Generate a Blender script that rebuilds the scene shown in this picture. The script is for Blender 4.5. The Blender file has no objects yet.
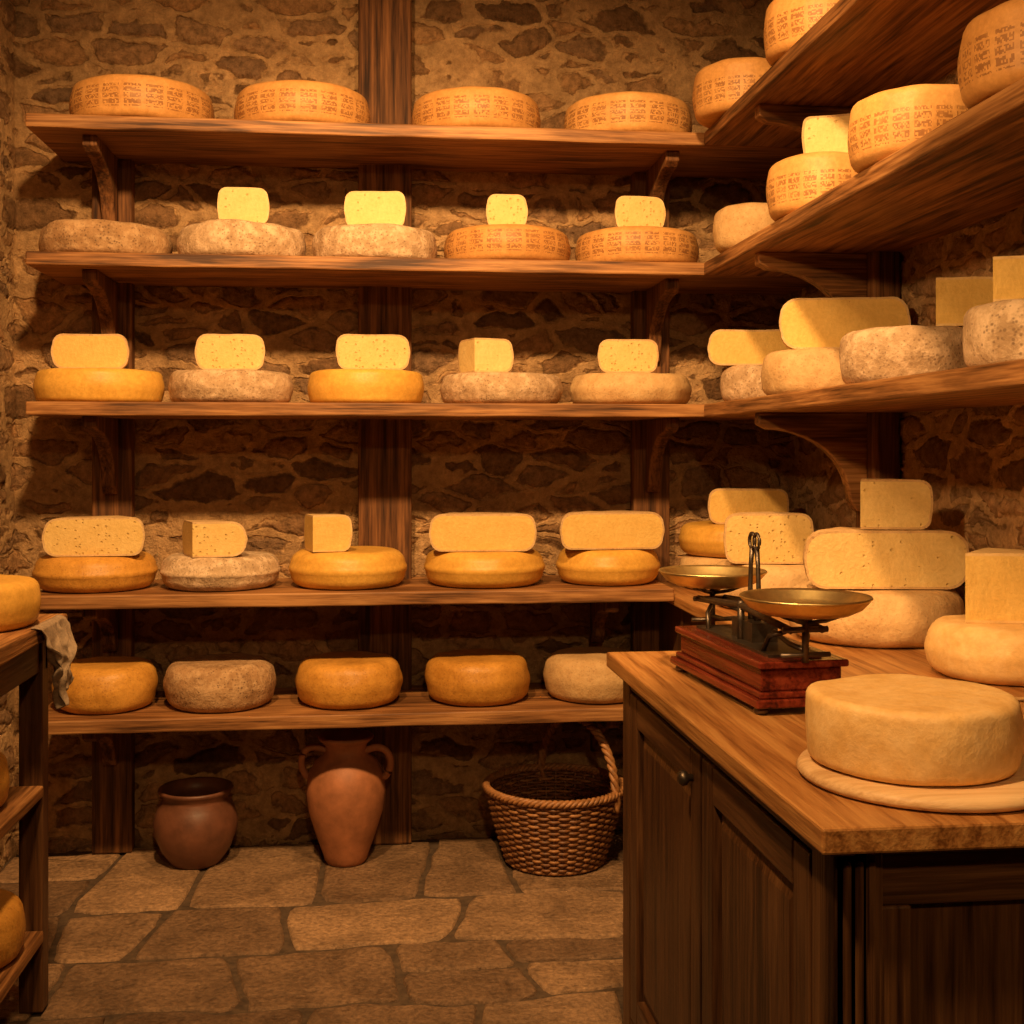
import bpy, bmesh, math, random
from mathutils import Vector, Matrix, noise
random.seed(7)
scene = bpy.context.scene
PI = math.pi
scene.view_settings.view_transform = 'Standard'

# ------------------------------------------------------------------ materials
def new_mat(name):
    m = bpy.data.materials.new(name); m.use_nodes = True
    nt = m.node_tree
    for n in list(nt.nodes): nt.nodes.remove(n)
    out = nt.nodes.new('ShaderNodeOutputMaterial')
    b = nt.nodes.new('ShaderNodeBsdfPrincipled')
    nt.links.new(b.outputs[0], out.inputs[0])
    return m, nt, b, out

def setin(nt, node, key, val):
    s = node.inputs[key]
    if isinstance(val, bpy.types.NodeSocket): nt.links.new(val, s)
    else: s.default_value = val

def N(nt, typ, ins=None, **attrs):
    n = nt.nodes.new('ShaderNode' + typ)
    for k, v in attrs.items(): setattr(n, k, v)
    for k, v in (ins or {}).items(): setin(nt, n, k, v)
    return n

def M(nt, op, a, b=0.0, c=0.0):
    n = nt.nodes.new('ShaderNodeMath'); n.operation = op
    setin(nt, n, 0, a); setin(nt, n, 1, b); setin(nt, n, 2, c)
    return n.outputs[0]

def ramp(nt, fac, stops, interp='LINEAR'):
    n = nt.nodes.new('ShaderNodeValToRGB'); cr = n.color_ramp; cr.interpolation = interp
    while len(cr.elements) < len(stops): cr.elements.new(0.5)
    for e, (p, c) in zip(cr.elements, stops):
        e.position = p
        e.color = c if len(c) == 4 else (c[0], c[1], c[2], 1)
    nt.links.new(fac, n.inputs[0])
    return n.outputs[0]

def mix(nt, fac, a, b, mode='MIX'):
    n = nt.nodes.new('ShaderNodeMix'); n.data_type = 'RGBA'; n.blend_type = mode
    def s(i, v):
        if isinstance(v, bpy.types.NodeSocket): nt.links.new(v, n.inputs[i])
        else: n.inputs[i].default_value = v if not isinstance(v, tuple) or len(v) == 4 else (v[0], v[1], v[2], 1)
    s(0, fac); s(6, a); s(7, b)
    return n.outputs[2]

def coords(nt, scale=(1, 1, 1), loc=(0, 0, 0)):
    tc = nt.nodes.new('ShaderNodeTexCoord')
    mp = N(nt, 'Mapping', {'Scale': scale, 'Location': loc})
    nt.links.new(tc.outputs['Object'], mp.inputs[0])
    return mp.outputs[0]

def noi(nt, vec, scale, detail=4, rough=0.55, dist=0.0):
    n = N(nt, 'TexNoise', {'Scale': scale, 'Detail': detail, 'Roughness': rough, 'Distortion': dist})
    nt.links.new(vec, n.inputs['Vector'])
    return n.outputs['Fac']

def bump(nt, bsdf, h, strength=0.5, dist=0.01):
    b = N(nt, 'Bump', {'Strength': strength, 'Distance': dist, 'Height': h})
    nt.links.new(b.outputs[0], bsdf.inputs['Normal'])

def wood(name, axis, dark, mid, light, rough=0.55, seed=0.0):
    m, nt, b, o = new_mat(name)
    s1 = [9, 9, 9]; s1[axis] = 0.9
    s2 = [110, 110, 110]; s2[axis] = 4
    v1 = coords(nt, tuple(s1), (seed, seed, seed)); v2 = coords(nt, tuple(s2))
    n1 = noi(nt, v1, 1.6, 5, 0.6, 1.2); n2 = noi(nt, v2, 1.0, 3, 0.6)
    w = N(nt, 'TexWave', {'Scale': 1.3, 'Distortion': 5.0, 'Detail': 3.0, 'Detail Scale': 1.2})
    s3 = [5, 5, 5]; s3[axis] = 0.35
    nt.links.new(coords(nt, tuple(s3), (seed, 1, 2)), w.inputs['Vector'])
    f = M(nt, 'ADD', M(nt, 'MULTIPLY', n1, 0.50), M(nt, 'ADD', M(nt, 'MULTIPLY', n2, 0.50), M(nt, 'MULTIPLY', w.outputs['Fac'], 0.08)))
    c = ramp(nt, f, [(0.40, dark), (0.53, mid), (0.66, light)])
    big = noi(nt, coords(nt), 2.5, 3)
    c = mix(nt, 0.6, c, ramp(nt, big, [(0.3, (0.55, 0.55, 0.55)), (0.7, (1.1, 1.1, 1.1))]), 'MULTIPLY')
    nt.links.new(c, b.inputs['Base Color'])
    b.inputs['Roughness'].default_value = rough
    b.inputs['Specular IOR Level'].default_value = 0.3
    bump(nt, b, f, 0.5, 0.006)
    return m

SD, SM, SL = (0.065, 0.024, 0.007), (0.28, 0.12, 0.038), (0.50, 0.245, 0.085)
wood_sx = wood('shelf_wood_x', 0, SD, SM, SL)
wood_sy = wood('shelf_wood_y', 1, SD, SM, SL, seed=3)
wood_post = wood('post_wood', 2, (0.03, 0.011, 0.004), (0.13, 0.052, 0.017), (0.27, 0.115, 0.038), 0.75)
wood_top = wood('counter_top_wood', 1, (0.19, 0.070, 0.018), (0.40, 0.175, 0.050), (0.54, 0.27, 0.085), 0.36, 5)
CB = ((0.028, 0.011, 0.004), (0.092, 0.038, 0.014), (0.155, 0.070, 0.026))
wood_cab = wood('cabinet_wood', 2, *CB, 0.42, 17)
wood_cabh = wood('cabinet_wood_h', 1, *CB, 0.42, 11)
wood_cabx = wood('cabinet_wood_x', 0, *CB, 0.42, 13)
wood_board = wood('board_wood', 0, (0.56, 0.34, 0.15), (0.72, 0.47, 0.23), (0.80, 0.56, 0.30), 0.5, 2)
wood_red = wood('scale_mahogany', 1, (0.045, 0.007, 0.004), (0.15, 0.022, 0.010), (0.23, 0.042, 0.018), 0.22, 4)

def stone_wall(name, loc=(0, 0, 0)):
    m, nt, b, o = new_mat(name)
    base = coords(nt, (1, 1, 1), loc)
    nz = N(nt, 'TexNoise', {'Scale': 4.5, 'Detail': 4.0, 'Roughness': 0.6}); nt.links.new(base, nz.inputs['Vector'])
    vm = N(nt, 'VectorMath', operation='SUBTRACT'); nt.links.new(nz.outputs['Color'], vm.inputs[0]); vm.inputs[1].default_value = (0.5, 0.5, 0.5)
    vs = N(nt, 'VectorMath', operation='MULTIPLY'); nt.links.new(vm.outputs[0], vs.inputs[0]); vs.inputs[1].default_value = (0.22, 0.22, 0.11)
    va = N(nt, 'VectorMath', operation='ADD'); nt.links.new(base, va.inputs[0]); nt.links.new(vs.outputs[0], va.inputs[1])
    mp = N(nt, 'Mapping', {'Scale': (4.6, 4.6, 11.5)}); nt.links.new(va.outputs[0], mp.inputs[0])
    ve = N(nt, 'TexVoronoi', {'Scale': 1.0, 'Randomness': 0.95}, feature='DISTANCE_TO_EDGE'); nt.links.new(mp.outputs[0], ve.inputs['Vector'])
    vc = N(nt, 'TexVoronoi', {'Scale': 1.0, 'Randomness': 0.95}); nt.links.new(mp.outputs[0], vc.inputs['Vector'])
    fine = noi(nt, base, 30, 8, 0.75)
    med = noi(nt, base, 11, 5, 0.65)
    big = noi(nt, base, 2.2, 3, 0.6)
    sep = N(nt, 'SeparateColor'); nt.links.new(vc.outputs['Color'], sep.inputs[0])
    d = M(nt, 'ADD', ve.outputs['Distance'], M(nt, 'MULTIPLY', M(nt, 'SUBTRACT', med, 0.5), 0.26))
    d = M(nt, 'SUBTRACT', d, M(nt, 'MULTIPLY', sep.outputs[2], 0.08))
    mask = ramp(nt, d, [(0.06, (0, 0, 0)), (0.12, (1, 1, 1))])
    stone = ramp(nt, sep.outputs[0], [(0.0, (0.19, 0.108, 0.053)), (0.3, (0.35, 0.205, 0.10)), (0.6, (0.54, 0.32, 0.15)), (0.8, (0.27, 0.17, 0.098)), (1.0, (0.45, 0.28, 0.145))])
    stone = mix(nt, 0.95, stone, ramp(nt, fine, [(0.32, (0.38, 0.36, 0.34)), (0.66, (1.35, 1.3, 1.25))]), 'MULTIPLY')
    mort = ramp(nt, fine, [(0.30, (0.34, 0.205, 0.095)), (0.68, (0.76, 0.49, 0.24))])
    mort = mix(nt, 0.6, mort, ramp(nt, med, [(0.3, (0.65, 0.62, 0.6)), (0.65, (1.15, 1.15, 1.15))]), 'MULTIPLY')
    c = mix(nt, mask, mort, stone)
    crev = ramp(nt, d, [(0.045, (1, 1, 1)), (0.080, (0.36, 0.31, 0.27)), (0.13, (1, 1, 1))])
    c = mix(nt, ramp(nt, med, [(0.40, (0.2, 0.2, 0.2)), (0.55, (0.85, 0.85, 0.85))]), c, mix(nt, 1.0, c, crev, 'MULTIPLY'))
    c = mix(nt, 0.7, c, ramp(nt, big, [(0.3, (0.7, 0.68, 0.65)), (0.7, (1.15, 1.12, 1.1))]), 'MULTIPLY')
    nt.links.new(c, b.inputs['Base Color'])
    b.inputs['Roughness'].default_value = 0.93
    b.inputs['Specular IOR Level'].default_value = 0.15
    hs = ramp(nt, d, [(0.03, (0.5, 0.5, 0.5)), (0.080, (0.12, 0.12, 0.12)), (0.19, (0.7, 0.7, 0.7)), (0.45, (0.95, 0.95, 0.95))])
    h = M(nt, 'ADD', M(nt, 'MULTIPLY', hs, 0.64), M(nt, 'ADD', M(nt, 'MULTIPLY', fine, 0.64), M(nt, 'MULTIPLY', med, 0.3)))
    ds = N(nt, 'Displacement', {'Midlevel': 0.98, 'Scale': 0.042}); nt.links.new(h, ds.inputs['Height'])
    nt.links.new(ds.outputs[0], o.inputs['Displacement'])
    m.displacement_method = 'BOTH'
    return m

mat_wall = stone_wall('rubble_stone')

def floor_mat():
    m, nt, b, o = new_mat('flagstone')
    at = N(nt, 'Attribute', attribute_name='tint')
    base = coords(nt)
    n1 = noi(nt, base, 5, 6, 0.7, 0.5); n2 = noi(nt, base, 60, 6, 0.75); n3 = noi(nt, base, 18, 5, 0.7)
    c = ramp(nt, at.outputs['Fac'], [(0, (0.19, 0.112, 0.062)), (0.5, (0.31, 0.19, 0.105)), (1, (0.48, 0.30, 0.165))])
    c = mix(nt, 0.9, c, ramp(nt, n1, [(0.3, (0.5, 0.48, 0.46)), (0.7, (1.25, 1.2, 1.1))]), 'MULTIPLY')
    c = mix(nt, 0.9, c, ramp(nt, n2, [(0.34, (0.45, 0.44, 0.43)), (0.64, (1.3, 1.3, 1.3))]), 'MULTIPLY')
    nt.links.new(c, b.inputs['Base Color'])
    nt.links.new(ramp(nt, n1, [(0.3, (0.38, 0.38, 0.38)), (0.7, (0.72, 0.72, 0.72))]), b.inputs['Roughness'])
    bump(nt, b, M(nt, 'ADD', M(nt, 'ADD', n1, M(nt, 'MULTIPLY', n3, 0.6)), M(nt, 'MULTIPLY', n2, 0.5)), 0.9, 0.022)
    return m
mat_floor = floor_mat()

def grout_mat():
    m, nt, b, o = new_mat('grout')
    n = noi(nt, coords(nt), 40, 4)
    nt.links.new(ramp(nt, n, [(0.3, (0.05, 0.03, 0.016)), (0.7, (0.12, 0.075, 0.04))]), b.inputs['Base Color'])
    b.inputs['Roughness'].default_value = 0.95
    bump(nt, b, n, 0.6, 0.01)
    return m
mat_grout = grout_mat()

def rind(name, c0, c1, spots=None, spot_amt=0.0, mould=None, rough=0.6, bumpS=0.4, stamp=False, soft=False):
    m, nt, b, o = new_mat(name)
    oi = N(nt, 'ObjectInfo')
    tc = N(nt, 'TexCoord')
    off = N(nt, 'VectorMath', operation='ADD'); nt.links.new(tc.outputs['Object'], off.inputs[0])
    cmb = N(nt, 'CombineXYZ'); r10 = M(nt, 'MULTIPLY', oi.outputs['Random'], 37.0)
    for i in range(3): nt.links.new(r10, cmb.inputs[i])
    nt.links.new(cmb.outputs[0], off.inputs[1])
    v = off.outputs[0]
    n1 = noi(nt, v, 9, 5, 0.65, 0.0 if soft else 0.4); n2 = noi(nt, v, 70, 5, 0.7); n3 = noi(nt, v, 28, 4, 0.65)
    c = ramp(nt, n1, [(0.32, c0), (0.68, c1)])
    c = mix(nt, 0.4 if soft else 0.6, c, ramp(nt, n2, [(0.3, (0.70, 0.64, 0.56)), (0.7, (1.15, 1.15, 1.15))]), 'MULTIPLY')
    if mould:
        if soft: c = mix(nt, ramp(nt, n3, [(0.40, (0, 0, 0)), (0.70, (0.6, 0.6, 0.6))]), c, mould)
        else: c = mix(nt, ramp(nt, n3, [(0.46, (0, 0, 0)), (0.62, (0.8, 0.8, 0.8))]), c, mould)
    if spots:
        vo = N(nt, 'TexVoronoi', {'Scale': 95.0}); nt.links.new(v, vo.inputs['Vector'])
        sm = ramp(nt, M(nt, 'ADD', vo.outputs['Distance'], M(nt, 'MULTIPLY', n1, 0.6)), [(0.40, (spot_amt,) * 3), (0.62, (0, 0, 0))])
        c = mix(nt, sm, c, spots)
    c = mix(nt, 1.0, c, ramp(nt, oi.outputs['Random'], [(0, (0.88, 0.83, 0.78)), (0.5, (1, 0.97, 0.95)), (1, (1.05, 1.05, 1.05))]), 'MULTIPLY')
    h = M(nt, 'ADD', M(nt, 'MULTIPLY', n3, 0.8), M(nt, 'MULTIPLY', n2, 0.5))
    if stamp:
        sp = N(nt, 'SeparateXYZ'); nt.links.new(tc.outputs['Object'], sp.inputs[0])
        u = M(nt, 'MULTIPLY', M(nt, 'ARCTAN2', sp.outputs[1], sp.outputs[0]), 0.22)
        z = sp.outputs[2]
        block = M(nt, 'LESS_THAN', M(nt, 'FRACT', M(nt, 'DIVIDE', M(nt, 'ADD', u, 2.0), 0.066)), 0.78)
        band = M(nt, 'MULTIPLY', M(nt, 'GREATER_THAN', z, 0.030), M(nt, 'LESS_THAN', z, 0.104))
        lines = M(nt, 'LESS_THAN', M(nt, 'FRACT', M(nt, 'DIVIDE', z, 0.019)), 0.78)
        cb = N(nt, 'CombineXYZ'); nt.links.new(M(nt, 'FLOOR', M(nt, 'DIVIDE', u, 0.0046)), cb.inputs[0]); nt.links.new(M(nt, 'FLOOR', M(nt, 'DIVIDE', z, 0.0046)), cb.inputs[1])
        wn = N(nt, 'TexWhiteNoise', noise_dimensions='2D'); nt.links.new(cb.outputs[0], wn.inputs['Vector'])
        dots = M(nt, 'GREATER_THAN', wn.outputs['Value'], 0.36)
        k = M(nt, 'MULTIPLY', M(nt, 'MULTIPLY', block, band), M(nt, 'MULTIPLY', lines, dots))
        worn = ramp(nt, n3, [(0.3, (0.35, 0.35, 0.35)), (0.55, (0.75, 0.75, 0.75))])
        k2 = M(nt, 'MULTIPLY', k, worn)
        c = mix(nt, k2, c, (0.22, 0.085, 0.028))
        h = M(nt, 'SUBTRACT', h, M(nt, 'MULTIPLY', k, 0.4))
    nt.links.new(c, b.inputs['Base Color'])
    b.inputs['Roughness'].default_value = rough
    b.inputs['Specular IOR Level'].default_value = 0.3
    bump(nt, b, h, bumpS, 0.008)
    return m

RIND = {
 'stamped': rind('rind_stamped', (0.58, 0.29, 0.085), (0.74, 0.40, 0.13), rough=0.5, bumpS=0.25, stamp=True),
 'yellow': rind('rind_yellow', (0.68, 0.38, 0.065), (0.82, 0.49, 0.10), rough=0.42, bumpS=0.22),
 'orange': rind('rind_orange', (0.52, 0.25, 0.04), (0.72, 0.38, 0.075), spots=(0.30, 0.13, 0.03), spot_amt=0.5, rough=0.42, bumpS=0.35),
 'grey': rind('rind_grey', (0.42, 0.29, 0.165), (0.60, 0.43, 0.26), spots=(0.20, 0.125, 0.07), spot_amt=0.75, mould=(0.76, 0.57, 0.37), rough=0.85, bumpS=0.9),
 'brown': rind('rind_brown', (0.30, 0.175, 0.08), (0.48, 0.29, 0.14), spots=(0.12, 0.068, 0.034), spot_amt=0.8, mould=(0.55, 0.36, 0.19), rough=0.85, bumpS=0.9),
 'tan': rind('rind_tan', (0.54, 0.34, 0.15), (0.68, 0.46, 0.21), spots=(0.36, 0.21, 0.09), spot_amt=0.55, mould=(0.76, 0.55, 0.28), rough=0.7, bumpS=0.6, soft=True),
 'cream': rind('rind_cream', (0.66, 0.43, 0.17), (0.80, 0.55, 0.24), spots=(0.46, 0.27, 0.09), spot_amt=0.3, mould=(0.84, 0.62, 0.30), rough=0.55, bumpS=0.4, soft=True),
 'golden': rind('rind_golden', (0.70, 0.43, 0.15), (0.84, 0.56, 0.22), mould=(0.90, 0.66, 0.33), rough=0.5, bumpS=0.35, soft=True),
}

def paste(name, c0, c1, holes=0.0):
    m, nt, b, o = new_mat(name)
    v = coords(nt)
    n1 = noi(nt, v, 18, 5, 0.65); n2 = noi(nt, v, 90, 4, 0.7)
    c = ramp(nt, n1, [(0.3, c0), (0.7, c1)])
    c = mix(nt, 0.6, c, ramp(nt, n2, [(0.3, (0.80, 0.76, 0.68)), (0.65, (1.05, 1.05, 1.05))]), 'MULTIPLY')
    h = M(nt, 'ADD', M(nt, 'MULTIPLY', n2, 0.6), M(nt, 'MULTIPLY', n1, 0.7))
    if holes > 0:
        vo = N(nt, 'TexVoronoi', {'Scale': 85.0}); nt.links.new(v, vo.inputs['Vector'])
        sep = N(nt, 'SeparateColor'); nt.links.new(vo.outputs['Color'], sep.inputs[0])
        pick = M(nt, 'LESS_THAN', sep.outputs[0], holes)
        near = ramp(nt, M(nt, 'ADD', vo.outputs['Distance'], M(nt, 'MULTIPLY', n2, 0.45)), [(0.40, (1, 1, 1)), (0.58, (0, 0, 0))])
        k = M(nt, 'MULTIPLY', pick, near)
        c = mix(nt, M(nt, 'MULTIPLY', k, 0.4), c, (0.50, 0.28, 0.06))
        h = M(nt, 'SUBTRACT', h, M(nt, 'MULTIPLY', k, 0.9))
    nt.links.new(c, b.inputs['Base Color'])
    b.inputs['Roughness'].default_value = 0.6
    b.inputs['Specular IOR Level'].default_value = 0.25
    bump(nt, b, h, 0.7, 0.006)
    return m
PASTE = {
 'plain': paste('paste_plain', (0.74, 0.47, 0.125), (0.83, 0.56, 0.17), 0.0),
 'pale': paste('paste_pale', (0.74, 0.52, 0.19), (0.83, 0.61, 0.25), 0.10),
 'holes': paste('paste_holes', (0.72, 0.49, 0.16), (0.82, 0.58, 0.22), 0.32),
}

def simple(name, col, rough=0.5, metal=0.0, nscale=20, var=0.3, bs=0.2, bd=0.003):
    m, nt, b, o = new_mat(name)
    n = noi(nt, coords(nt), nscale, 5, 0.65)
    lo = tuple(c * (1 - var) for c in col); hi = tuple(min(1, c * (1 + var)) for c in col)
    nt.links.new(ramp(nt, n, [(0.3, lo), (0.7, hi)]), b.inputs['Base Color'])
    b.inputs['Roughness'].default_value = rough; b.inputs['Metallic'].default_value = metal
    bump(nt, b, n, bs, bd)
    return m
mat_terra = simple('terracotta', (0.38, 0.145, 0.060), 0.6, 0, 14, 0.3, 0.3, 0.005)
mat_terra2 = simple('terracotta_dark', (0.16, 0.062, 0.032), 0.45, 0, 14, 0.3, 0.3, 0.005)
mat_brass = simple('brass', (0.88, 0.64, 0.28), 0.40, 1.0, 18, 0.25, 0.08, 0.002)
mat_iron = simple('dark_iron', (0.13, 0.10, 0.075), 0.42, 0.9, 60, 0.3, 0.2, 0.002)
mat_steel = simple('steel', (0.75, 0.72, 0.68), 0.3, 1.0, 30, 0.1, 0.05, 0.001)
mat_wicker = simple('wicker', (0.20, 0.082, 0.028), 0.5, 0, 60, 0.45, 0.5, 0.003)
mat_wicker2 = simple('wicker_light', (0.35, 0.16, 0.055), 0.5, 0, 60, 0.4, 0.5, 0.003)
mat_cloth = simple('linen_cloth', (0.30, 0.21, 0.13), 0.9, 0, 120, 0.3, 0.4, 0.002)
mat_ceil = wood('ceiling_wood', 0, SD, SM, SL, 0.7, 21)

# ------------------------------------------------------------------ mesh builder
class MB:
    def __init__(s): s.v = []; s.f = []; s.m = []; s.sm = []; s.mats = []
    def mi(s, mat):
        if mat not in s.mats: s.mats.append(mat)
        return s.mats.index(mat)
    def add(s, verts, faces, mat, smooth=False, mtx=None):
        o = len(s.v)
        for p in verts:
            p = Vector(p)
            s.v.append(tuple(mtx @ p) if mtx else tuple(p))
        k = s.mi(mat)
        for f in faces:
            s.f.append([i + o for i in f]); s.m.append(k); s.sm.append(smooth)
    def box(s, x0, x1, y0, y1, z0, z1, mat, mtx=None):
        vs = [(x0,y0,z0),(x1,y0,z0),(x1,y1,z0),(x0,y1,z0),(x0,y0,z1),(x1,y0,z1),(x1,y1,z1),(x0,y1,z1)]
        s.add(vs, [(0,3,2,1),(4,5,6,7),(0,1,5,4),(1,2,6,5),(2,3,7,6),(3,0,4,7)], mat, False, mtx)
    def prism(s, pts, mat, fn, smooth=False, mtx=None):
        n = len(pts)
        vs = [fn(p, 0) for p in pts] + [fn(p, 1) for p in pts]
        fs = [tuple(range(n))[::-1], tuple(range(n, 2 * n))]
        fs += [(i, (i + 1) % n, n + (i + 1) % n, n + i) for i in range(n)]
        s.add(vs, fs, mat, smooth, mtx)
    def revolve(s, prof, seg, mat, center=(0, 0, 0), mtx=None, smooth=True):
        vs = []; fs = []; k = len(prof)
        for j in range(seg):
            a = 2 * PI * j / seg
            for r, z in prof: vs.append((center[0] + r * math.cos(a), center[1] + r * math.sin(a), center[2] + z))
        for j in range(seg):
            j2 = (j + 1) % seg
            for i in range(k - 1): fs.append((j * k + i, j2 * k + i, j2 * k + i + 1, j * k + i + 1))
        s.add(vs, fs, mat, smooth, mtx)
    def tube(s, path, rad, mat, sides=6, closed=False, mtx=None):
        n = len(path); P = [Vector(p) for p in path]; vs = []; fs = []
        up = Vector((0, 0, 1))
        for i in range(n):
            a = P[(i - 1) % n] if closed or i > 0 else P[i]
            b = P[(i + 1) % n] if closed or i < n - 1 else P[i]
            t = (b - a).normalized()
            u = up if abs(t.dot(up)) < 0.9 else Vector((1, 0, 0))
            e1 = t.cross(u).normalized(); e2 = t.cross(e1).normalized()
            rr = rad[i] if isinstance(rad, (list, tuple)) else rad
            for k in range(sides):
                an = 2 * PI * k / sides
                vs.append(P[i] + e1 * rr * math.cos(an) + e2 * rr * math.sin(an))
        m = n if closed else n - 1
        for i in range(m):
            i2 = (i + 1) % n
            for k in range(sides):
                k2 = (k + 1) % sides
                fs.append((i * sides + k, i * sides + k2, i2 * sides + k2, i2 * sides + k))
        if not closed:
            fs.append(tuple(range(sides))); fs.append(tuple(range((n - 1) * sides, n * sides))[::-1])
        s.add(vs, fs, mat, True, mtx)
    def build(s, name, loc=(0, 0, 0), rotz=0.0, bevel=0.0, parent=None, merge=False, segs=2):
        me = bpy.data.meshes.new(name + '_mesh'); me.from_pydata(s.v, [], s.f)
        for mt in s.mats: me.materials.append(mt)
        me.polygons.foreach_set('material_index', s.m)
        me.polygons.foreach_set('use_smooth', s.sm)
        me.update()
        bm = bmesh.new(); bm.from_mesh(me)
        if merge: bmesh.ops.remove_doubles(bm, verts=bm.verts, dist=1e-5)
        bmesh.ops.recalc_face_normals(bm, faces=bm.faces); bm.to_mesh(me); bm.free()
        ob = bpy.data.objects.new(name, me); scene.collection.objects.link(ob)
        ob.location = loc; ob.rotation_euler = (0, 0, rotz)
        if bevel > 0:
            md = ob.modifiers.new('bevel', 'BEVEL'); md.width = bevel; md.segments = segs; md.limit_method = 'ANGLE'; md.angle_limit = math.radians(50)
        if parent: ob.parent = parent
        return ob

# ------------------------------------------------------------------ room shell
XL, XR, YB, YF, ZC = -1.31, 1.56, 4.5, -1.3, 3.35
def wall_grid(name, p0, du, dv, lu, lv, step):
    E = 0.05
    nu = int((lu + 2 * E) / step); nv = int((lv + 2 * E) / step)
    vs = []; fs = []
    p0 = Vector(p0); du = Vector(du); dv = Vector(dv)
    for j in range(nv + 1):
        for i in range(nu + 1): vs.append(tuple(p0 + du * (-E + (lu + 2 * E) * i / nu) + dv * (-E + (lv + 2 * E) * j / nv)))
    w = nu + 1
    for j in range(nv):
        for i in range(nu): fs.append((j * w + i, j * w + i + 1, (j + 1) * w + i + 1, (j + 1) * w + i))
    me = bpy.data.meshes.new(name); me.from_pydata(vs, [], fs); me.materials.append(mat_wall)
    me.polygons.foreach_set('use_smooth', [True] * len(fs)); me.update()
    ob = bpy.data.objects.new(name, me); scene.collection.objects.link(ob)
    return ob
wall_grid('wall_back', (XL, YB, 0), (1, 0, 0), (0, 0, 1), XR - XL, ZC, 0.008)
wall_grid('wall_right', (XR, YB, 0), (0, -1, 0), (0, 0, 1), YB - YF, ZC, 0.012)
wall_grid('wall_left', (XL, YF, 0), (0, 1, 0), (0, 0, 1), YB - YF, ZC, 0.016)
wall_grid('wall_front', (XR, YF, 0), (-1, 0, 0), (0, 0, 1), XR - XL, ZC, 0.04)

mb = MB(); mb.box(XL - .06, XR + .06, YF - .06, YB + .06, ZC, ZC + 0.05, mat_ceil); mb.build('ceiling')
mb = MB()
for yy in (0.0, 1.5, 3.0): mb.box(XL, XR, yy - 0.08, yy + 0.08, ZC - 0.14, ZC, mat_ceil)
mb.build('ceiling_beams', bevel=0.01)

def make_floor():
    me = bpy.data.meshes.new('floor'); bm = bmesh.new()
    lay = bm.verts.layers.float.new('tint')
    g = [bm.verts.new(p) for p in ((XL - .05, YF, -0.011), (XR + .05, YF, -0.011), (XR + .05, YB + .05, -0.011), (XL - .05, YB + .05, -0.011))]
    f = bm.faces.new(g); f.material_index = 1
    rnd = random.Random(31)
    ys = [YF]
    while ys[-1] < YB - 0.25: ys.append(ys[-1] + rnd.uniform(0.28, 0.46))
    ys[-1] = YB
    def wob(x, r): return 0.06 * noise.noise(Vector((x * 2.1, r * 5.3, 1.0)))
    for r in range(len(ys) - 1):
        y0, y1 = ys[r], ys[r + 1]
        xs = [XL - rnd.uniform(0, 0.2)]
        while xs[-1] < XR: xs.append(xs[-1] + rnd.uniform(0.26, 0.56))
        tilt = [rnd.uniform(-0.10, 0.10) for _ in xs]
        for i in range(len(xs) - 1):
            split = (rnd.random() < 0.22 and y1 - y0 > 0.36)
            sp = y0 + (y1 - y0) * rnd.uniform(.42, .58)
            parts = [(y0, y1)] if not split else [(y0, sp), (sp, y1)]
            for (a, b) in parts:
                g = 0.009
                def X(side, y):
                    k = i if side == 0 else i + 1
                    return xs[k] + tilt[k] * ((y - y0) / (y1 - y0) - 0.5) + (g if side == 0 else -g)
                def Yb(x, top):
                    if top: return (b + (wob(x, r + 1) if b == y1 else 0)) - g
                    return (a + (wob(x, r) if a == y0 else 0)) + g
                c0 = (X(0, a), X(1, a), X(1, b), X(0, b))
                pts = []
                n = 12
                for k in range(n): xx = c0[0] + (c0[1] - c0[0]) * k / n; pts.append((xx, Yb(xx, 0)))
                for k in range(n // 2): yy = a + (b - a) * k / (n // 2); pts.append((X(1, yy), yy if k else Yb(c0[1], 0)))
                for k in range(n): xx = c0[2] + (c0[3] - c0[2]) * k / n; pts.append((xx, Yb(xx, 1)))
                for k in range(n // 2): yy = b + (a - b) * k / (n // 2); pts.append((X(0, yy), yy if k else Yb(c0[3], 1)))
                cx = sum(p[0] for p in pts) / len(pts); cy = sum(p[1] for p in pts) / len(pts)
                sx = (c0[1] - c0[0]) / 2; sy = (b - a) / 2
                P = []
                for (px, py) in pts:
                    ux, uy = (px - cx) / sx, (py - cy) / sy
                    d = abs(ux) ** 7 * abs(uy) ** 7
                    k = 1 - 0.08 * min(1, d)
                    jx = 0.013 * noise.noise(Vector((px * 14, py * 14, 0))); jy = 0.013 * noise.noise(Vector((px * 14, py * 14, 9)))
                    P.append((min(max(cx + (px - cx) * k + jx, XL), XR), min(max(cy + (py - cy) * k + jy, YF), YB)))
                if max(p[0] for p in P) - min(p[0] for p in P) < 0.05: continue
                t = rnd.random(); zt = -rnd.uniform(0, 0.004)
                rings = []
                for (ins, z) in ((0, -0.012), (0.002, zt - 0.004), (0.011, zt)):
                    ring = []
                    for (px, py) in P:
                        dx, dy = cx - px, cy - py; L = math.hypot(dx, dy) or 1
                        v = bm.verts.new((px + dx / L * ins, py + dy / L * ins, z)); v[lay] = t; ring.append(v)
                    rings.append(ring)
                m = len(P)
                for q in range(2):
                    for k in range(m):
                        f = bm.faces.new((rings[q][k], rings[q][(k + 1) % m], rings[q + 1][(k + 1) % m], rings[q + 1][k])); f.smooth = True
                bm.faces.new(rings[2])
    bm.to_mesh(me); bm.free()
    me.materials.append(mat_floor); me.materials.append(mat_grout)
    ob = bpy.data.objects.new('floor', me); scene.collection.objects.link(ob)
make_floor()

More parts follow.
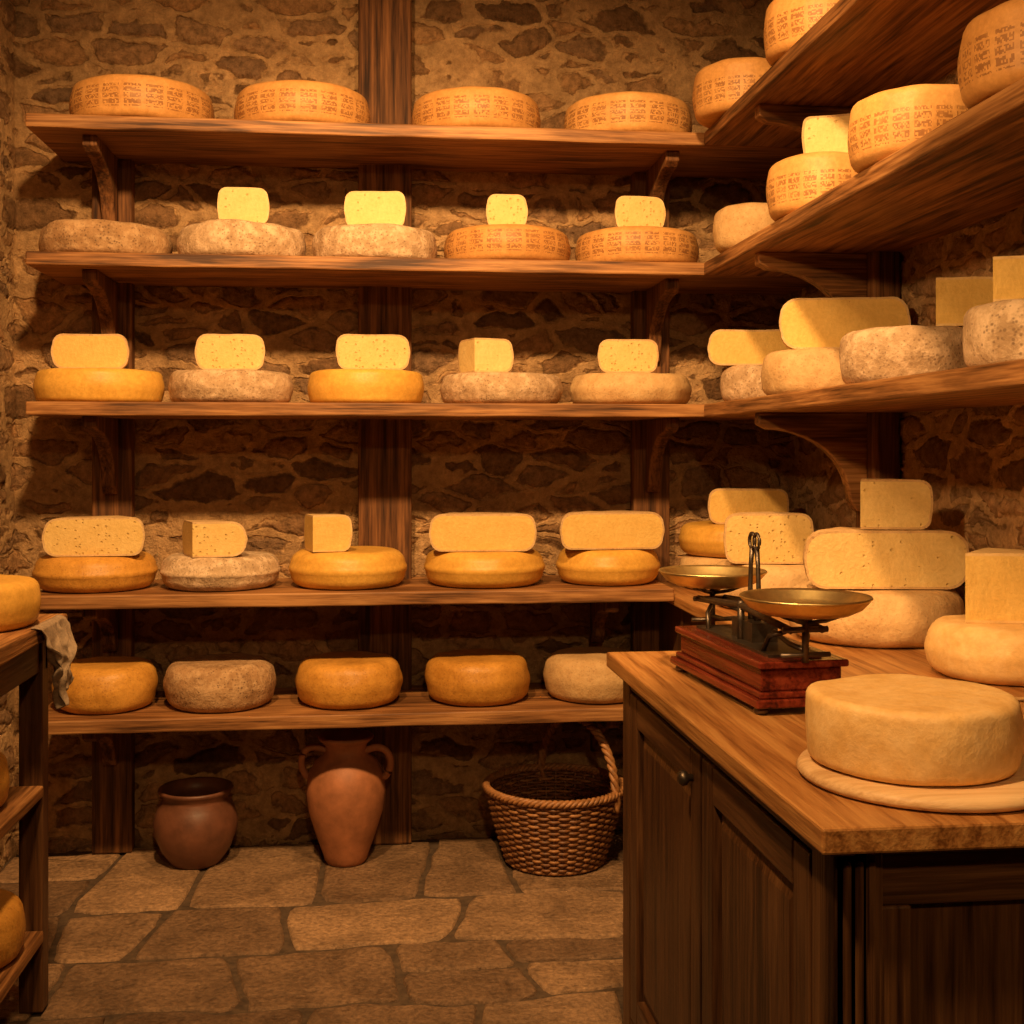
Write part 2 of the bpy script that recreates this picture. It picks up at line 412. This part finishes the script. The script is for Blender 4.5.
# ------------------------------------------------------------------ posts, shelves, brackets
TH = 0.045
SZ = {1: 2.542, 2: 2.095, 3: 1.608, 4: 0.976, 5: 0.570}
YS = 4.03; XS = 1.10
mb = MB(); mb.box(-0.085, 0.11, 4.43, 4.50, 0, ZC, wood_post); mb.build('timber_post', bevel=0.008)
for xc in (-0.964, 1.012):
    mb = MB(); mb.box(xc - 0.07, xc + 0.07, 4.44, 4.50, 0, SZ[1] - TH, wood_post); mb.build('timber_post', bevel=0.006)
for yc in (3.55, 1.9):
    mb = MB(); mb.box(1.475, 1.56, yc - 0.07, yc + 0.07, 0.951, SZ[1] - TH, wood_post); mb.build('timber_post', bevel=0.006)

def bracket_outline(L, H):
    pts = [(0, 0), (L, 0), (L, -0.035), (L - 0.03, -0.05)]
    for k in range(1, 10):
        a = k / 10 * PI / 2
        pts.append((0.055 + (L - 0.085) * (1 - math.sin(a)), -0.05 - (H - 0.09) * (1 - math.cos(a))))
    pts += [(0.05, -H + 0.03), (0.03, -H), (0, -H)]
    return pts

def wavy_board(mb, x0, x1, y0, y1, z0, z1, mat, front='y', seed=0):
    n = 60
    vs = []; fs = []
    for i in range(n + 1):
        t = i / n
        if front == 'y':
            x = x0 + (x1 - x0) * t; d = 0.006 * noise.noise(Vector((x * 3, seed, 0))); e = 0.003 * noise.noise(Vector((x * 5, seed, 4)))
            vs += [(x, y0 + d, z0 + e), (x, y1, z0 + e), (x, y1, z1), (x, y0 + d * 0.5 + 0.001, z1)]
        else:
            y = y0 + (y1 - y0) * t; d = 0.006 * noise.noise(Vector((y * 3, seed, 0))); e = 0.003 * noise.noise(Vector((y * 5, seed, 4)))
            vs += [(x0 + d, y, z0 + e), (x1, y, z0 + e), (x1, y, z1), (x0 + d * 0.5 + 0.001, y, z1)]
    for i in range(n):
        a = i * 4; b = a + 4
        for k in range(4): fs.append((a + k, a + (k + 1) % 4, b + (k + 1) % 4, b + k))
    fs.append((0, 1, 2, 3)); fs.append((n * 4, n * 4 + 3, n * 4 + 2, n * 4 + 1))
    mb.add(vs, fs, mat)

for k in range(1, 6):
    z = SZ[k]; x1 = XR if k <= 3 else 0.998
    mb = MB(); wavy_board(mb, -1.147, x1, YS, YB + 0.01, z - TH, z, wood_sx, 'y', k)
    sh = mb.build('wall_shelf', bevel=0.005)
    for xc in (-0.964, 1.012 if k <= 3 else 0.80):
        b = MB(); ol = bracket_outline(0.33, 0.27 if k < 4 else 0.2)
        b.prism(ol, wood_post, lambda p, s, xc=xc, z=z: (xc - 0.024 + 0.048 * s, 4.44 - p[0], z - TH + p[1]))
        b.build('bracket', bevel=0.004, parent=sh)
for k in (1, 2, 3):
    z = SZ[k]
    mb = MB(); wavy_board(mb, XS, XR + 0.01, 0.9, YS - 0.002, z - TH, z, wood_sy, 'x', k + 20)
    sh = mb.build('wall_shelf', bevel=0.005)
    for yc in (3.55, 1.9):
        b = MB(); ol = bracket_outline(0.34, 0.30)
        b.prism(ol, wood_sx, lambda p, s, yc=yc, z=z: (1.475 - p[0], yc - 0.024 + 0.048 * s, z - TH + p[1]))
        b.build('bracket', bevel=0.004, parent=sh)

# ------------------------------------------------------------------ cheeses
cnt = [0]
def profile(r, h, b, bulge):
    pts = []
    for q in (0.0, 0.35, 0.7): pts.append(((r - b) * q, 0.0))
    for k in range(6):
        a = k / 5 * PI / 2
        pts.append((r - b + b * math.sin(a), b - b * math.cos(a)))
    for k in range(1, 5):
        t = k / 5; pts.append((r + bulge * math.sin(PI * t), b + (h - 2 * b) * t))
    for k in range(6):
        a = k / 5 * PI / 2
        pts.append((r - b + b * math.cos(a), h - b + b * math.sin(a)))
    for q in (0.7, 0.35, 0.0): pts.append(((r - b) * q, h))
    return pts

def cheese(name, x, y, z, r, h, kind='yellow', ang=360, rot=0.0, b=0.02, bulge=0.004, amp=0.0015, pst='plain', crust=0.006):
    cnt[0] += 1; sd = cnt[0] * 3.7
    b = min(b, h * 0.48)
    r = r - bulge
    prof = profile(r, h, b, bulge); k = len(prof)
    full = ang >= 360
    seg = 96 if full else max(12, int(ang / 4))
    nr = seg if full else seg + 1
    V = []; F = []; MI = []; S = []
    for j in range(nr):
        a = math.radians(ang) * j / seg
        for (pr, pz) in prof:
            d = amp * noise.noise(Vector((math.cos(a) * pr * 14 + sd, math.sin(a) * pr * 14, pz * 14))) * 2
            rr = pr + (d if pr > 0.01 else 0)
            zz = pz
            if pz > 0.002: zz = pz + d * (0.8 if pz > h * 0.5 else 0.0)
            V.append((rr * math.cos(a), rr * math.sin(a), zz))
    for j in range(seg):
        j2 = (j + 1) % nr
        for i in range(k - 1):
            F.append((j * k + i, j2 * k + i, j2 * k + i + 1, j * k + i + 1)); MI.append(0); S.append(True)
    if not full:
        for (j, a, flip) in ((0, 0.0, False), (seg, math.radians(ang), True)):
            base = j * k; o = len(V)
            ring0 = [V[base + i] for i in range(k)]
            for p in ring0: V.append(p)
            o2 = len(V)
            for i, p in enumerate(ring0):
                rr = math.hypot(p[0], p[1]); zz = p[2]
                sc = max(0.0, (r - crust) / r)
                rr2 = rr * sc; z2 = h / 2 + (zz - h / 2) * (1 - 2 * crust / h)
                V.append((rr2 * math.cos(a), rr2 * math.sin(a), z2))
            for i in range(k - 1):
                q = (o + i, o + i + 1, o2 + i + 1, o2 + i)
                F.append(q[::-1] if flip else q); MI.append(0); S.append(False)
            q = tuple(range(o2, o2 + k)); F.append(q if not flip else q[::-1]); MI.append(1); S.append(False)
    me = bpy.data.meshes.new(name + '_mesh'); me.from_pydata(V, [], F)
    me.materials.append(RIND[kind]); me.materials.append(PASTE[pst])
    me.polygons.foreach_set('material_index', MI); me.polygons.foreach_set('use_smooth', S)
    me.validate(); me.update()
    bm = bmesh.new(); bm.from_mesh(me)
    bmesh.ops.dissolve_degenerate(bm, edges=bm.edges, dist=1e-6)
    if full:
        bmesh.ops.remove_doubles(bm, verts=bm.verts, dist=1e-5)
    bmesh.ops.recalc_face_normals(bm, faces=bm.faces)
    bm.to_mesh(me); bm.free()
    ob = bpy.data.objects.new(name, me); scene.collection.objects.link(ob)
    ob.location = (x, y, z + .0006); ob.rotation_euler = (0, 0, math.radians(rot))
    return ob

W = 'cheese_wheel'; Hf = 'cut_cheese_half'; Wd = 'cheese_wedge'; AG = 'aged_cheese_wheel'; ST = 'stamped_cheese_wheel'
R = lambda: random.uniform(0, 360)
# row 1
for (x, r) in ((-0.819, 0.240), (-0.274, 0.236), (0.334, 0.230), (0.881, 0.231)):
    cheese(ST, x, 4.255, SZ[1], r, 0.140, 'stamped', rot=R(), b=0.026, bulge=0.008, amp=0.001)
# row 2
for (x, r, kd, h, nm) in ((-0.943, .220, 'brown', .112, AG), (-.483, .218, 'grey', .120, AG), (-.022, .220, 'grey', .118, AG),
                      (.445, .226, 'stamped', .125, ST), (.915, .222, 'stamped', .128, ST)):
    cheese(nm, x, 4.257, SZ[2], r, h, kd, rot=R(), b=0.03, bulge=0.006, amp=0.003 if kd != 'stamped' else 0.001)
for (x, r, h, z, p) in ((-.467, .088, .125, .120, 'pale'), (-.022, .106, .125, .118, 'pale'), (.433, .072, .118, .125, 'holes'), (.905, .090, .118, .128, 'holes')):
    cheese(Hf, x, 4.15, SZ[2] + z + .001, r, h, 'cream', 180, rot=random.uniform(-6, 6), b=0.03, pst=p)
# row 3
for (x, r, kd, h) in ((-.964, .214, 'yellow', .112), (-.521, .214, 'grey', .112), (-.054, .204, 'yellow', .116), (.424, .218, 'grey', .108), (.892, .218, 'tan', .112)):
    cheese(AG if kd != 'yellow' else W, x, 4.262, SZ[3], r, h, kd, rot=R(), b=0.032 if kd != 'yellow' else .022, bulge=0.006, amp=0.003 if kd != 'yellow' else .001)
for (x, r, h, z, p, kd) in ((-.971, .126, .118, .112, 'plain', 'tan'), (-.511, .118, .122, .112, 'holes', 'tan'), (-.029, .128, .122, .116, 'holes', 'tan'), (.862, .108, .118, .112, 'holes', 'tan')):
    cheese(Hf, x, 4.15, SZ[3] + z + .001, r, h, kd, 180, rot=random.uniform(-5, 5), b=0.035, pst=p)
cheese(Wd, .318, 4.12, SZ[3] + .110, .140, .118, 'tan', 100, rot=10, b=.03, pst='pale')
# row 4
for (x, r, kd, h) in ((-.975, .205, 'orange', .118), (-.555, .205, 'grey', .112), (-.117, .206, 'yellow', .125), (.363, .215, 'yellow', .122), (.808, .187, 'yellow', .125)):
    cheese(AG if kd == 'grey' else W, x, 4.25, SZ[4], r, h, kd, rot=R(), b=0.045, bulge=0.006, amp=0.003 if kd == 'grey' else .001)
for (x, r, h, z, p) in ((-.952, .165, .128, .119, 'holes'), (.347, .186, .128, .123, 'plain'), (.800, .186, .128, .126, 'plain')):
    cheese(Hf, x, 4.12, SZ[4] + z + .001, r, h, 'tan', 180, rot=random.uniform(-4, 4), b=0.04, pst=p)
cheese(Wd, -.628, 4.10, SZ[4] + .114, .180, .118, 'tan', 98, rot=12, b=.045, pst='holes')
cheese(Wd, -.232, 4.12, SZ[4] + .127, .135, .125, 'cream', 96, rot=10, b=.03, pst='plain')
# row 5
for (x, r, kd) in ((-.940, .172, 'orange'), (-.555, .190, 'brown'), (-.113, .186, 'orange'), (.338, .186, 'orange'), (.765, .190, 'tan')):
    cheese(W if kd == 'orange' else AG, x, 4.24, SZ[5], r, .152, kd, rot=R(), b=0.045, bulge=0.006, amp=0.0025)
# right shelf 1
for (x, y, r, rot) in ((1.19, 3.88, .162, 20), (1.235, 3.26, .165, 120), (1.25, 2.70, .17, 200), (1.25, 2.05, .17, 70)):
    cheese(ST, x, y, SZ[1], r, .170, 'stamped', rot=rot, b=.03, bulge=.006)
# right shelf 2
cheese(AG, 1.215, 3.82, SZ[2], .135, .145, 'tan', b=.035, amp=.003)
for (x, y, r, rot) in ((1.225, 3.24, .155, 30), (1.225, 2.64, .155, 110), (1.23, 2.10, .16, 210), (1.25, 1.5, .165, 10)):
    cheese(ST, x, y, SZ[2], r, .158, 'stamped', rot=rot, b=.03, bulge=.006)
cheese(Hf, 1.235, 3.20, SZ[2] + .160, .080, .12, 'tan', 180, rot=-20, b=.02, pst='pale')
# right shelf 3
cheese(AG, 1.32, 3.97, SZ[3], .175, .125, 'grey', b=.035, amp=.003)
cheese(AG, 1.31, 3.47, SZ[3], .178, .135, 'tan', b=.035, amp=.003)
cheese(AG, 1.32, 2.90, SZ[3], .168, .142, 'grey', b=.035, amp=.003)
cheese(AG, 1.33, 2.30, SZ[3], .152, .138, 'grey', b=.035, amp=.003)
cheese(AG, 1.33, 1.75, SZ[3], .165, .135, 'tan', b=.035, amp=.003)
cheese(Hf, 1.245, 3.93, SZ[3] + .127, .155, .120, 'tan', 180, rot=-8, b=.04, pst='plain')
cheese(Hf, 1.345, 3.38, SZ[3] + .137, .188, .150, 'tan', 180, rot=-12, b=.05, pst='plain')
cheese(Wd, 1.345, 2.80, SZ[3] + .144, .145, .118, 'cream', 62, rot=-14, b=.012, pst='plain')
cheese(Wd, 1.225, 2.30, SZ[3] + .140, .16, .092, 'cream', 60, rot=-14, b=.012, pst='plain')
# wall counter stacks
CZ = 0.95
cheese(AG, 1.27, 4.24, CZ, .20, .12, 'tan', b=.04, amp=.002)
cheese(W, 1.27, 4.24, CZ + .122, .20, .112, 'yellow', b=.04)
cheese(Hf, 1.30, 4.16, CZ + .236, .145, .125, 'tan', 180, rot=-6, b=.035, pst='plain')
cheese(AG, 1.25, 3.72, CZ, .20, .145, 'tan', b=.04, amp=.002)
cheese(Hf, 1.19, 3.60, CZ + .148, .140, .155, 'tan', 180, rot=-8, b=.035, pst='holes')
cheese(AG, 1.305, 3.08, CZ, .228, .138, 'tan', b=.045, amp=.003)
cheese(Hf, 1.295, 2.97, CZ + .141, .212, .150, 'tan', 180, rot=-8, b=.05, pst='pale')
cheese(Wd, 1.240, 3.01, CZ + .293, .185, .130, 'tan', 74, rot=-12, b=.03, pst='pale')
cheese(W, 1.375, 2.53, CZ, .168, .120, 'golden', b=.04, amp=.002)
cheese(Wd, 1.268, 2.50, CZ + .122, .21, .152, 'cream', 60, rot=-12, b=.012, pst='plain')
# left table
TZ = 1.016
cheese(W, -1.03, 3.06, TZ, .19, .115, 'yellow', b=.03)
cheese(W, -1.02, 2.66, TZ, .175, .10, 'yellow', b=.03)
cheese(W, -1.05, 2.98, .588, .16, .13, 'orange', b=.035)
cheese(W, -1.03, 3.02, .215, .165, .135, 'orange', b=.035)
# wheel on round board
cheese('large_cheese_wheel', .808, 1.765, CZ + .0225, .159, .106, 'golden', rot=40, b=.016, bulge=.004, amp=.0025)
mb = MB()
prof = [(0, 0), (.178, 0), (.188, .003), (.193, .010), (.188, .018), (.178, .021), (0, .021)]
mb.revolve(prof, 96, wood_board)
mb.build('round_cheese_board', (.825, 1.750, CZ + .0005), merge=True)

# ------------------------------------------------------------------ counter
mb = MB()
X0 = .60; Yn = 1.575; Yfar = 2.90; XE = XR - .012
mb.box(X0 + .02, XE, Yn + .02, Yfar - .02, 0.0, CZ - .035, wood_cab)
for (a, b) in ((Yn, Yn + .085), (Yfar - .075, Yfar)): mb.box(X0, X0 + .05, a, b, 0, CZ - .035, wood_cab)
mb.box(X0 + .002, X0 + .05, Yn, Yfar, 0, .09, wood_cabh)
mb.box(X0 + .002, X0 + .05, Yn, Yfar, CZ - .075, CZ - .035, wood_cabh)
def door(y0, y1, z0, z1, x):
    fr = .07; t = .022
    mb.box(x - .006, x + t, y0, y0 + fr, z0, z1, wood_cab)
    mb.box(x - .006, x + t, y1 - fr, y1, z0, z1, wood_cab)
    mb.box(x - .006, x + t, y0 + fr, y1 - fr, z0, z0 + fr, wood_cabh)
    mb.box(x - .006, x + t, y0 + fr, y1 - fr, z1 - fr, z1, wood_cabh)
    a, b, c, d = y0 + fr, y1 - fr, z0 + fr, z1 - fr
    i = .035
    vs = [(x + .012, a, c), (x + .012, b, c), (x + .012, b, d), (x + .012, a, d),
          (x + .002, a + i, c + i), (x + .002, b - i, c + i), (x + .002, b - i, d - i), (x + .002, a + i, d - i)]
    mb.add(vs, [(0, 1, 5, 4), (1, 2, 6, 5), (2, 3, 7, 6), (3, 0, 4, 7), (4, 5, 6, 7)], wood_cab)
door(Yn + .090, 2.215, .095, CZ - .08, X0 + .006)
door(2.222, Yfar - .08, .095, CZ - .08, X0 + .006)
# front face: reeded corner stile, rails, recessed panels
mb.box(X0, X0 + .072, Yn, Yn + .04, 0, CZ - .035, wood_cab)
for q in range(3):
    xx = X0 + .012 + q * .018
    mb.box(xx, xx + .012, Yn - .005, Yn + .01, .02, CZ - .06, wood_cab)
mb.box(X0 + .068, XE, Yn + .004, Yn + .03, CZ - .125, CZ - .035, wood_cabx)
mb.box(X0 + .068, XE, Yn + .004, Yn + .03, 0, .10, wood_cabx)
mb.box(X0 + .068, X0 + .115, Yn + .003, Yn + .03, .10, CZ - .125, wood_cab)
mb.box(X0 + .50, X0 + .57, Yn + .004, Yn + .03, .10, CZ - .125, wood_cab)
mb.box(X0 + .068, XE, Yn - .006, Yn + .03, CZ - .052, CZ - .035, wood_cabx)
mb.box(X0 - .008, X0 + .03, Yn - .006, Yfar, CZ - .052, CZ - .035, wood_cabh)
mb.box(1.04, XE, Yfar - .02, YB - .015, 0, CZ - .035, wood_cab)
mb.box(.565, XE, 1.53, 2.93, CZ - .036, CZ, wood_top)
mb.box(1.0, XE, 2.93, YB - .015, CZ - .036, CZ, wood_top)
# the counter's long side runs very slightly out of square with the wall
mb.v = [(x + ((2.93 - y) * .018 - .012) * max(0.0, min(1.0, (1.0 - x) / .4)), y, z) for (x, y, z) in mb.v]
ctr = mb.build('shop_counter', bevel=.004, segs=2)
kb = MB()
kprof = [(0, 0), (.007, 0), (.007, .010), (.014, .016), (.016, .024), (.011, .031), (0, .033)]
kb.revolve(kprof, 20, mat_iron, mtx=Matrix.Rotation(-PI / 2, 4, 'Y'))
kb.build('door_knob', (X0 + .002, 2.275, .815), merge=True, parent=ctr)

# ------------------------------------------------------------------ left display table
mb = MB()
xa, xb, ya, yb = XL + .005, -.868, 1.40, 3.262
for (x0, x1) in ((xa, xa + .06), (xb - .06, xb)):
    for (y0, y1) in ((ya, ya + .06), (yb - .06, yb), (2.2, 2.26)):
        mb.box(x0, x1, y0, y1, 0, TZ - .04, wood_cab)
mb.box(xb - .04, xb - .008, ya, yb, TZ - .14, TZ - .04, wood_cabh)
mb.box(xa, xb, yb - .035, yb - .01, TZ - .14, TZ - .04, wood_cabx)
mb.box(xa, xa + .02, ya, yb, .1, TZ - .04, wood_cabh)
mb.box(xa + .01, xb + .004, ya + .01, yb - .062, .588 - .03, .588, wood_sy)
mb.box(xa + .01, xb + .004, ya + .01, yb - .062, .215 - .03, .215, wood_sy)
mb.box(XL + .002, -.829, 1.36, 3.30, TZ - .04, TZ, wood_sy)
mb.build('display_table', bevel=.005)

# cloth draped over the table edge
vs = []; fs = []; nu, nv = 60, 56
for j in range(nv + 1):
    s = j / nv * .27
    for i in range(nu + 1):
        u = i / nu; y = 3.0 + .24 * u
        fold = math.sin(u * 22 + 2.5 * noise.noise(Vector((u * 3, s * 8, 0)))) * .5 + .8 * noise.noise(Vector((u * 7, s * 16, 3)))
        if s < .012:
            x = -.829 - (.012 - s); z = TZ + .004 + .003 * abs(fold)
        else:
            d = s - .012; k = min(1, d / .10)
            hang = d * (1.0 - .45 * abs(u - .35) + .10 * math.sin(u * 9))
            x = -.829 + .012 + k * (.022 + .024 * fold); z = TZ + .002 - hang * .80 + .006 * noise.noise(Vector((u * 9, s * 25, 5)))
            y += (u - .5) * -.25 * d * 2.6 + .020 * noise.noise(Vector((u * 5, s * 18, 7)))
        vs.append((x, y, z))
w = nu + 1
for j in range(nv):
    for i in range(nu): fs.append((j * w + i, j * w + i + 1, (j + 1) * w + i + 1, (j + 1) * w + i))
mb = MB(); mb.add(vs, fs, mat_cloth, True); c = mb.build('cleaning_cloth')
md = c.modifiers.new('sol', 'SOLIDIFY'); md.thickness = .003

# ------------------------------------------------------------------ balance scale
root = bpy.data.objects.new('balance_scale', None); scene.collection.objects.link(root)
root.location = (.775, 2.44, CZ + .0005); root.rotation_euler = (0, 0, math.radians(5))
mb = MB()
mb.box(-.100, .100, -.252, .252, .014, .030, wood_red)
mb.box(-.090, .090, -.242, .242, .030, .042, wood_red)
mb.box(-.082, .082, -.230, .230, .042, .086, wood_red)
mb.box(-.092, .092, -.242, .242, .086, .100, wood_red)
mb.build('base_case', bevel=.004, parent=root, segs=3)
mb = MB()
for sx in (-1, 1):
    for sy in (-1, 1):
        mb.revolve([(0, 0), (.012, 0), (.016, .006), (.011, .015), (0, .015)], 16, mat_iron, (sx * .08, sy * .225, 0))
mb.build('feet', parent=root, merge=True)
mb = MB()
mb.box(-.055, .055, -.20, .20, .100, .106, mat_iron)
mb.box(-.028, .028, -.055, .055, .106, .145, mat_iron)
for sx in (-1, 1):
    mb.tube([(sx * .032, -.25, .160), (sx * .032, -.12, .168), (sx * .030, 0, .176), (sx * .032, .12, .168), (sx * .032, .25, .160)], .0075, mat_iron, 8)
    mb.tube([(sx * .03, 0, .105), (sx * .03, 0, .185)], .008, mat_iron, 8)
    for sy in (-1, 1):
        mb.tube([(sx * .045, sy * .15, .105), (sx * .04, sy * .17, .138), (sx * .02, sy * .2, .15)], .005, mat_iron, 8)
for sy in (-1, 1):
    y = sy * .245
    mb.tube([(-.045, y, .160), (.045, y, .160)], .006, mat_iron, 8)
    mb.tube([(0, y, .098), (0, y, .184)], .007, mat_iron, 8)
    mb.tube([(-.05, y, .112), (.05, y, .112)], .005, mat_iron, 8)
    mb.tube([(0, y, .120), (0, y * .72, .122), (0, y * .4, .135)], .005, mat_iron, 8)
    for a in range(4):
        an = PI / 4 + a * PI / 2
        mb.tube([(0, y, .172), (.04 * math.cos(an), y + .04 * math.sin(an), .180), (.080 * math.cos(an), y + .080 * math.sin(an), .196)], .0045, mat_iron, 6)
mb.build('beam_mechanism', parent=root)
mb = MB()
for sy in (-1, 1):
    yy = .016 * sy
    mb.tube([(0, yy, .145), (0, yy + sy * .006, .21), (0, yy + sy * .003, .26), (0, yy - sy * .004, .295)], [.008, .0055, .005, .006], mat_iron, 8)
    ring = [(0, yy - sy * .004 + .014 * math.cos(t * PI / 8), .309 + .016 * math.sin(t * PI / 8)) for t in range(16)]
    mb.tube(ring, .004, mat_iron, 6, closed=True)
mb.tube([(0, -.03, .185), (0, .03, .185)], .006, mat_iron, 8)
mb.build('pointers', parent=root)
for sy in (-1, 1):
    mb = MB()
    prof = [(0, .172), (.047, .173), (.083, .178), (.102, .189), (.116, .203), (.122, .207), (.124, .204), (.120, .200), (.106, .184), (.083, .173), (.047, .168), (0, .167)]
    mb.revolve(prof, 72, mat_brass, (0, sy * .245, .018))
    mb.build('pan', parent=root, merge=True)

# ------------------------------------------------------------------ knife
mb = MB()
bl = [(0, 0), (.06, -.014), (.20, -.018), (.20, .014), (.03, .012)]
mb.prism(bl, mat_steel, lambda p, s: (p[0], p[1], .001 + .0025 * s))
mb.box(.20, .30, -.013, .013, 0, .018, wood_cabx)
mb.build('cheese_knife', (1.17, 2.28, CZ + .001), math.radians(-4), bevel=.001)

# ------------------------------------------------------------------ pottery
mb = MB()
prof = [(0, 0), (.066, 0), (.074, .010), (.080, .03), (.105, .10), (.130, .18), (.139, .25), (.132, .31), (.108, .355), (.080, .375), (.070, .392),
        (.074, .415), (.094, .432), (.098, .440), (.092, .446), (.080, .440), (.062, .415), (.058, .390), (.072, .36), (.10, .33), (.12, .25), (.07, .06), (0, .03)]
mb.revolve(prof, 72, mat_terra)
for sx in (-1, 1):
    C = [(.068, .388), (.098, .400), (.128, .398), (.150, .380), (.158, .350), (.152, .320), (.138, .300), (.120, .302)]
    pth = []
    for i in range(len(C) - 1):
        p0 = Vector(C[max(i - 1, 0)]); p1 = Vector(C[i]); p2 = Vector(C[i + 1]); p3 = Vector(C[min(i + 2, len(C) - 1)])
        for q in range(4):
            t = q / 4
            p = 0.5 * ((2 * p1) + (p2 - p0) * t + (2 * p0 - 5 * p1 + 4 * p2 - p3) * t * t + (3 * p1 - p0 - 3 * p2 + p3) * t ** 3)
            pth.append((sx * p[0], 0, p[1]))
    pth.append((sx * C[-1][0], 0, C[-1][1]))
    mb.tube(pth, .0125, mat_terra, 10)
mb.build('terracotta_jug', (-.125, 4.275, 0), math.radians(-8), merge=True)
mb = MB()
prof = [(0, 0), (.080, 0), (.088, .008), (.118, .05), (.142, .11), (.145, .15), (.130, .20), (.112, .225), (.112, .235), (.124, .25), (.130, .258), (.126, .266), (.114, .262),
        (.098, .24), (.098, .22), (.125, .18), (.132, .13), (.10, .05), (0, .02)]
mb.revolve(prof, 72, mat_terra2)
mb.build('terracotta_pot', (-.65, 4.32, 0), merge=True)

# ------------------------------------------------------------------ wicker basket
mb = MB(); BH = .265
def br(z): t = z / BH; return .165 + .078 * t ** .85
ns = 40
for s in range(ns):
    a = 2 * PI * s / ns
    mb.tube([(br(z) * math.cos(a), br(z) * math.sin(a), z) for z in [BH * q / 8 for q in range(9)]], .0045, mat_wicker, 5)
L = 24
for l in range(L):
    z = .010 + (BH - .02) * l / (L - 1); pth = []
    for j in range(ns * 4):
        a = 2 * PI * j / (ns * 4)
        ph = (1 if l % 2 else -1) * math.cos(a * ns / 2)
        rr = br(z) + .0062 * ph
        pth.append((rr * math.cos(a), rr * math.sin(a), z))
    mb.tube(pth, .0056, mat_wicker if l % 4 else mat_wicker2, 6, closed=True)
for ph in range(3):
    pth = []
    for j in range(180):
        a = 2 * PI * j / 180; t = a * 26 + ph * 2 * PI / 3
        pth.append(((br(BH) + .008 * math.cos(t)) * math.cos(a), (br(BH) + .008 * math.cos(t)) * math.sin(a), BH + .008 * math.sin(t)))
    mb.tube(pth, .0075, mat_wicker2, 6, closed=True)
    pth = []
    for j in range(180):
        a = 2 * PI * j / 180; t = a * 20 + ph * 2 * PI / 3
        pth.append(((.168 + .005 * math.cos(t)) * math.cos(a), (.168 + .005 * math.cos(t)) * math.sin(a), .0115 + .005 * math.sin(t)))
    mb.tube(pth, .006, mat_wicker, 6, closed=True)
mb.revolve([(0, .006), (.165, .006), (.165, .012), (0, .012)], 48, mat_wicker)
a1, a2 = math.radians(-38), math.radians(94)
p1 = Vector((br(BH) * math.cos(a1), br(BH) * math.sin(a1), BH - .06)); p2 = Vector((br(BH) * math.cos(a2), br(BH) * math.sin(a2), BH - .06))
mid = (p1 + p2) / 2; hv = (p1 - p2) / 2; side = Vector((hv.y, -hv.x, 0)).normalized()
for ph in range(3):
    pth = []
    for j in range(121):
        t = PI * j / 120; tw = j / 120 * 55 + ph * 2 * PI / 3
        c = mid + hv * math.cos(t) + Vector((0, 0, .285 * math.sin(t) ** .8))
        rad = (hv.normalized() * math.cos(t) + Vector((0, 0, math.sin(t)))).normalized()
        pth.append(c + rad * .008 * math.cos(tw) + side * .008 * math.sin(tw))
    mb.tube(pth, .0085, mat_wicker2, 6)
mb.build('wicker_basket', (.61, 4.21, 0))

# ------------------------------------------------------------------ lights
WARM = (1.0, 0.58, 0.24)
def spot(name, loc, tgt, energy, size=75, blend=0.8, rad=0.08, col=WARM):
    l = bpy.data.lights.new(name, 'SPOT'); l.energy = energy; l.spot_size = math.radians(size); l.spot_blend = blend
    l.shadow_soft_size = rad; l.color = col
    o = bpy.data.objects.new(name, l); scene.collection.objects.link(o); o.location = loc
    o.rotation_euler = (Vector(tgt) - Vector(loc)).to_track_quat('-Z', 'Y').to_euler()
spot('rear_fill_spot', (-0.40, 1.95, 3.14), (-0.35, 4.2, 1.30), 340, 94)
spot('rear_fill_spot', (0.45, 1.95, 3.14), (0.7, 4.2, 1.30), 250, 90)
spot('left_fill_spot', (-0.95, 1.0, 2.55), (1.45, 2.55, 1.6), 200, 50)  # added fill from the left, reaches cheeses shadowed by the upper right shelf
spot('rear_fill_spot', (-0.35, 1.0, 2.95), (0.9, 1.95, 0.9), 240, 50)
spot('rear_fill_spot', (0.2, -0.9, 2.9), (0.5, 3.0, 0.5), 100, 80)  # added fill light behind the camera, brightens the counter's front face
w = bpy.data.worlds.new('world'); scene.world = w; w.use_nodes = True
bg = w.node_tree.nodes['Background']; bg.inputs[0].default_value = (1.0, 0.6, 0.3, 1); bg.inputs[1].default_value = 0.02

# ------------------------------------------------------------------ camera
cam = bpy.data.cameras.new('camera'); co = bpy.data.objects.new('camera', cam); scene.collection.objects.link(co)
co.location = (0, 0, 1.45); co.rotation_euler = (PI / 2, 0, math.radians(-6.2))
cam.sensor_width = 36; cam.lens = 42.19; cam.shift_y = -0.0605; cam.clip_start = 0.05
scene.camera = co
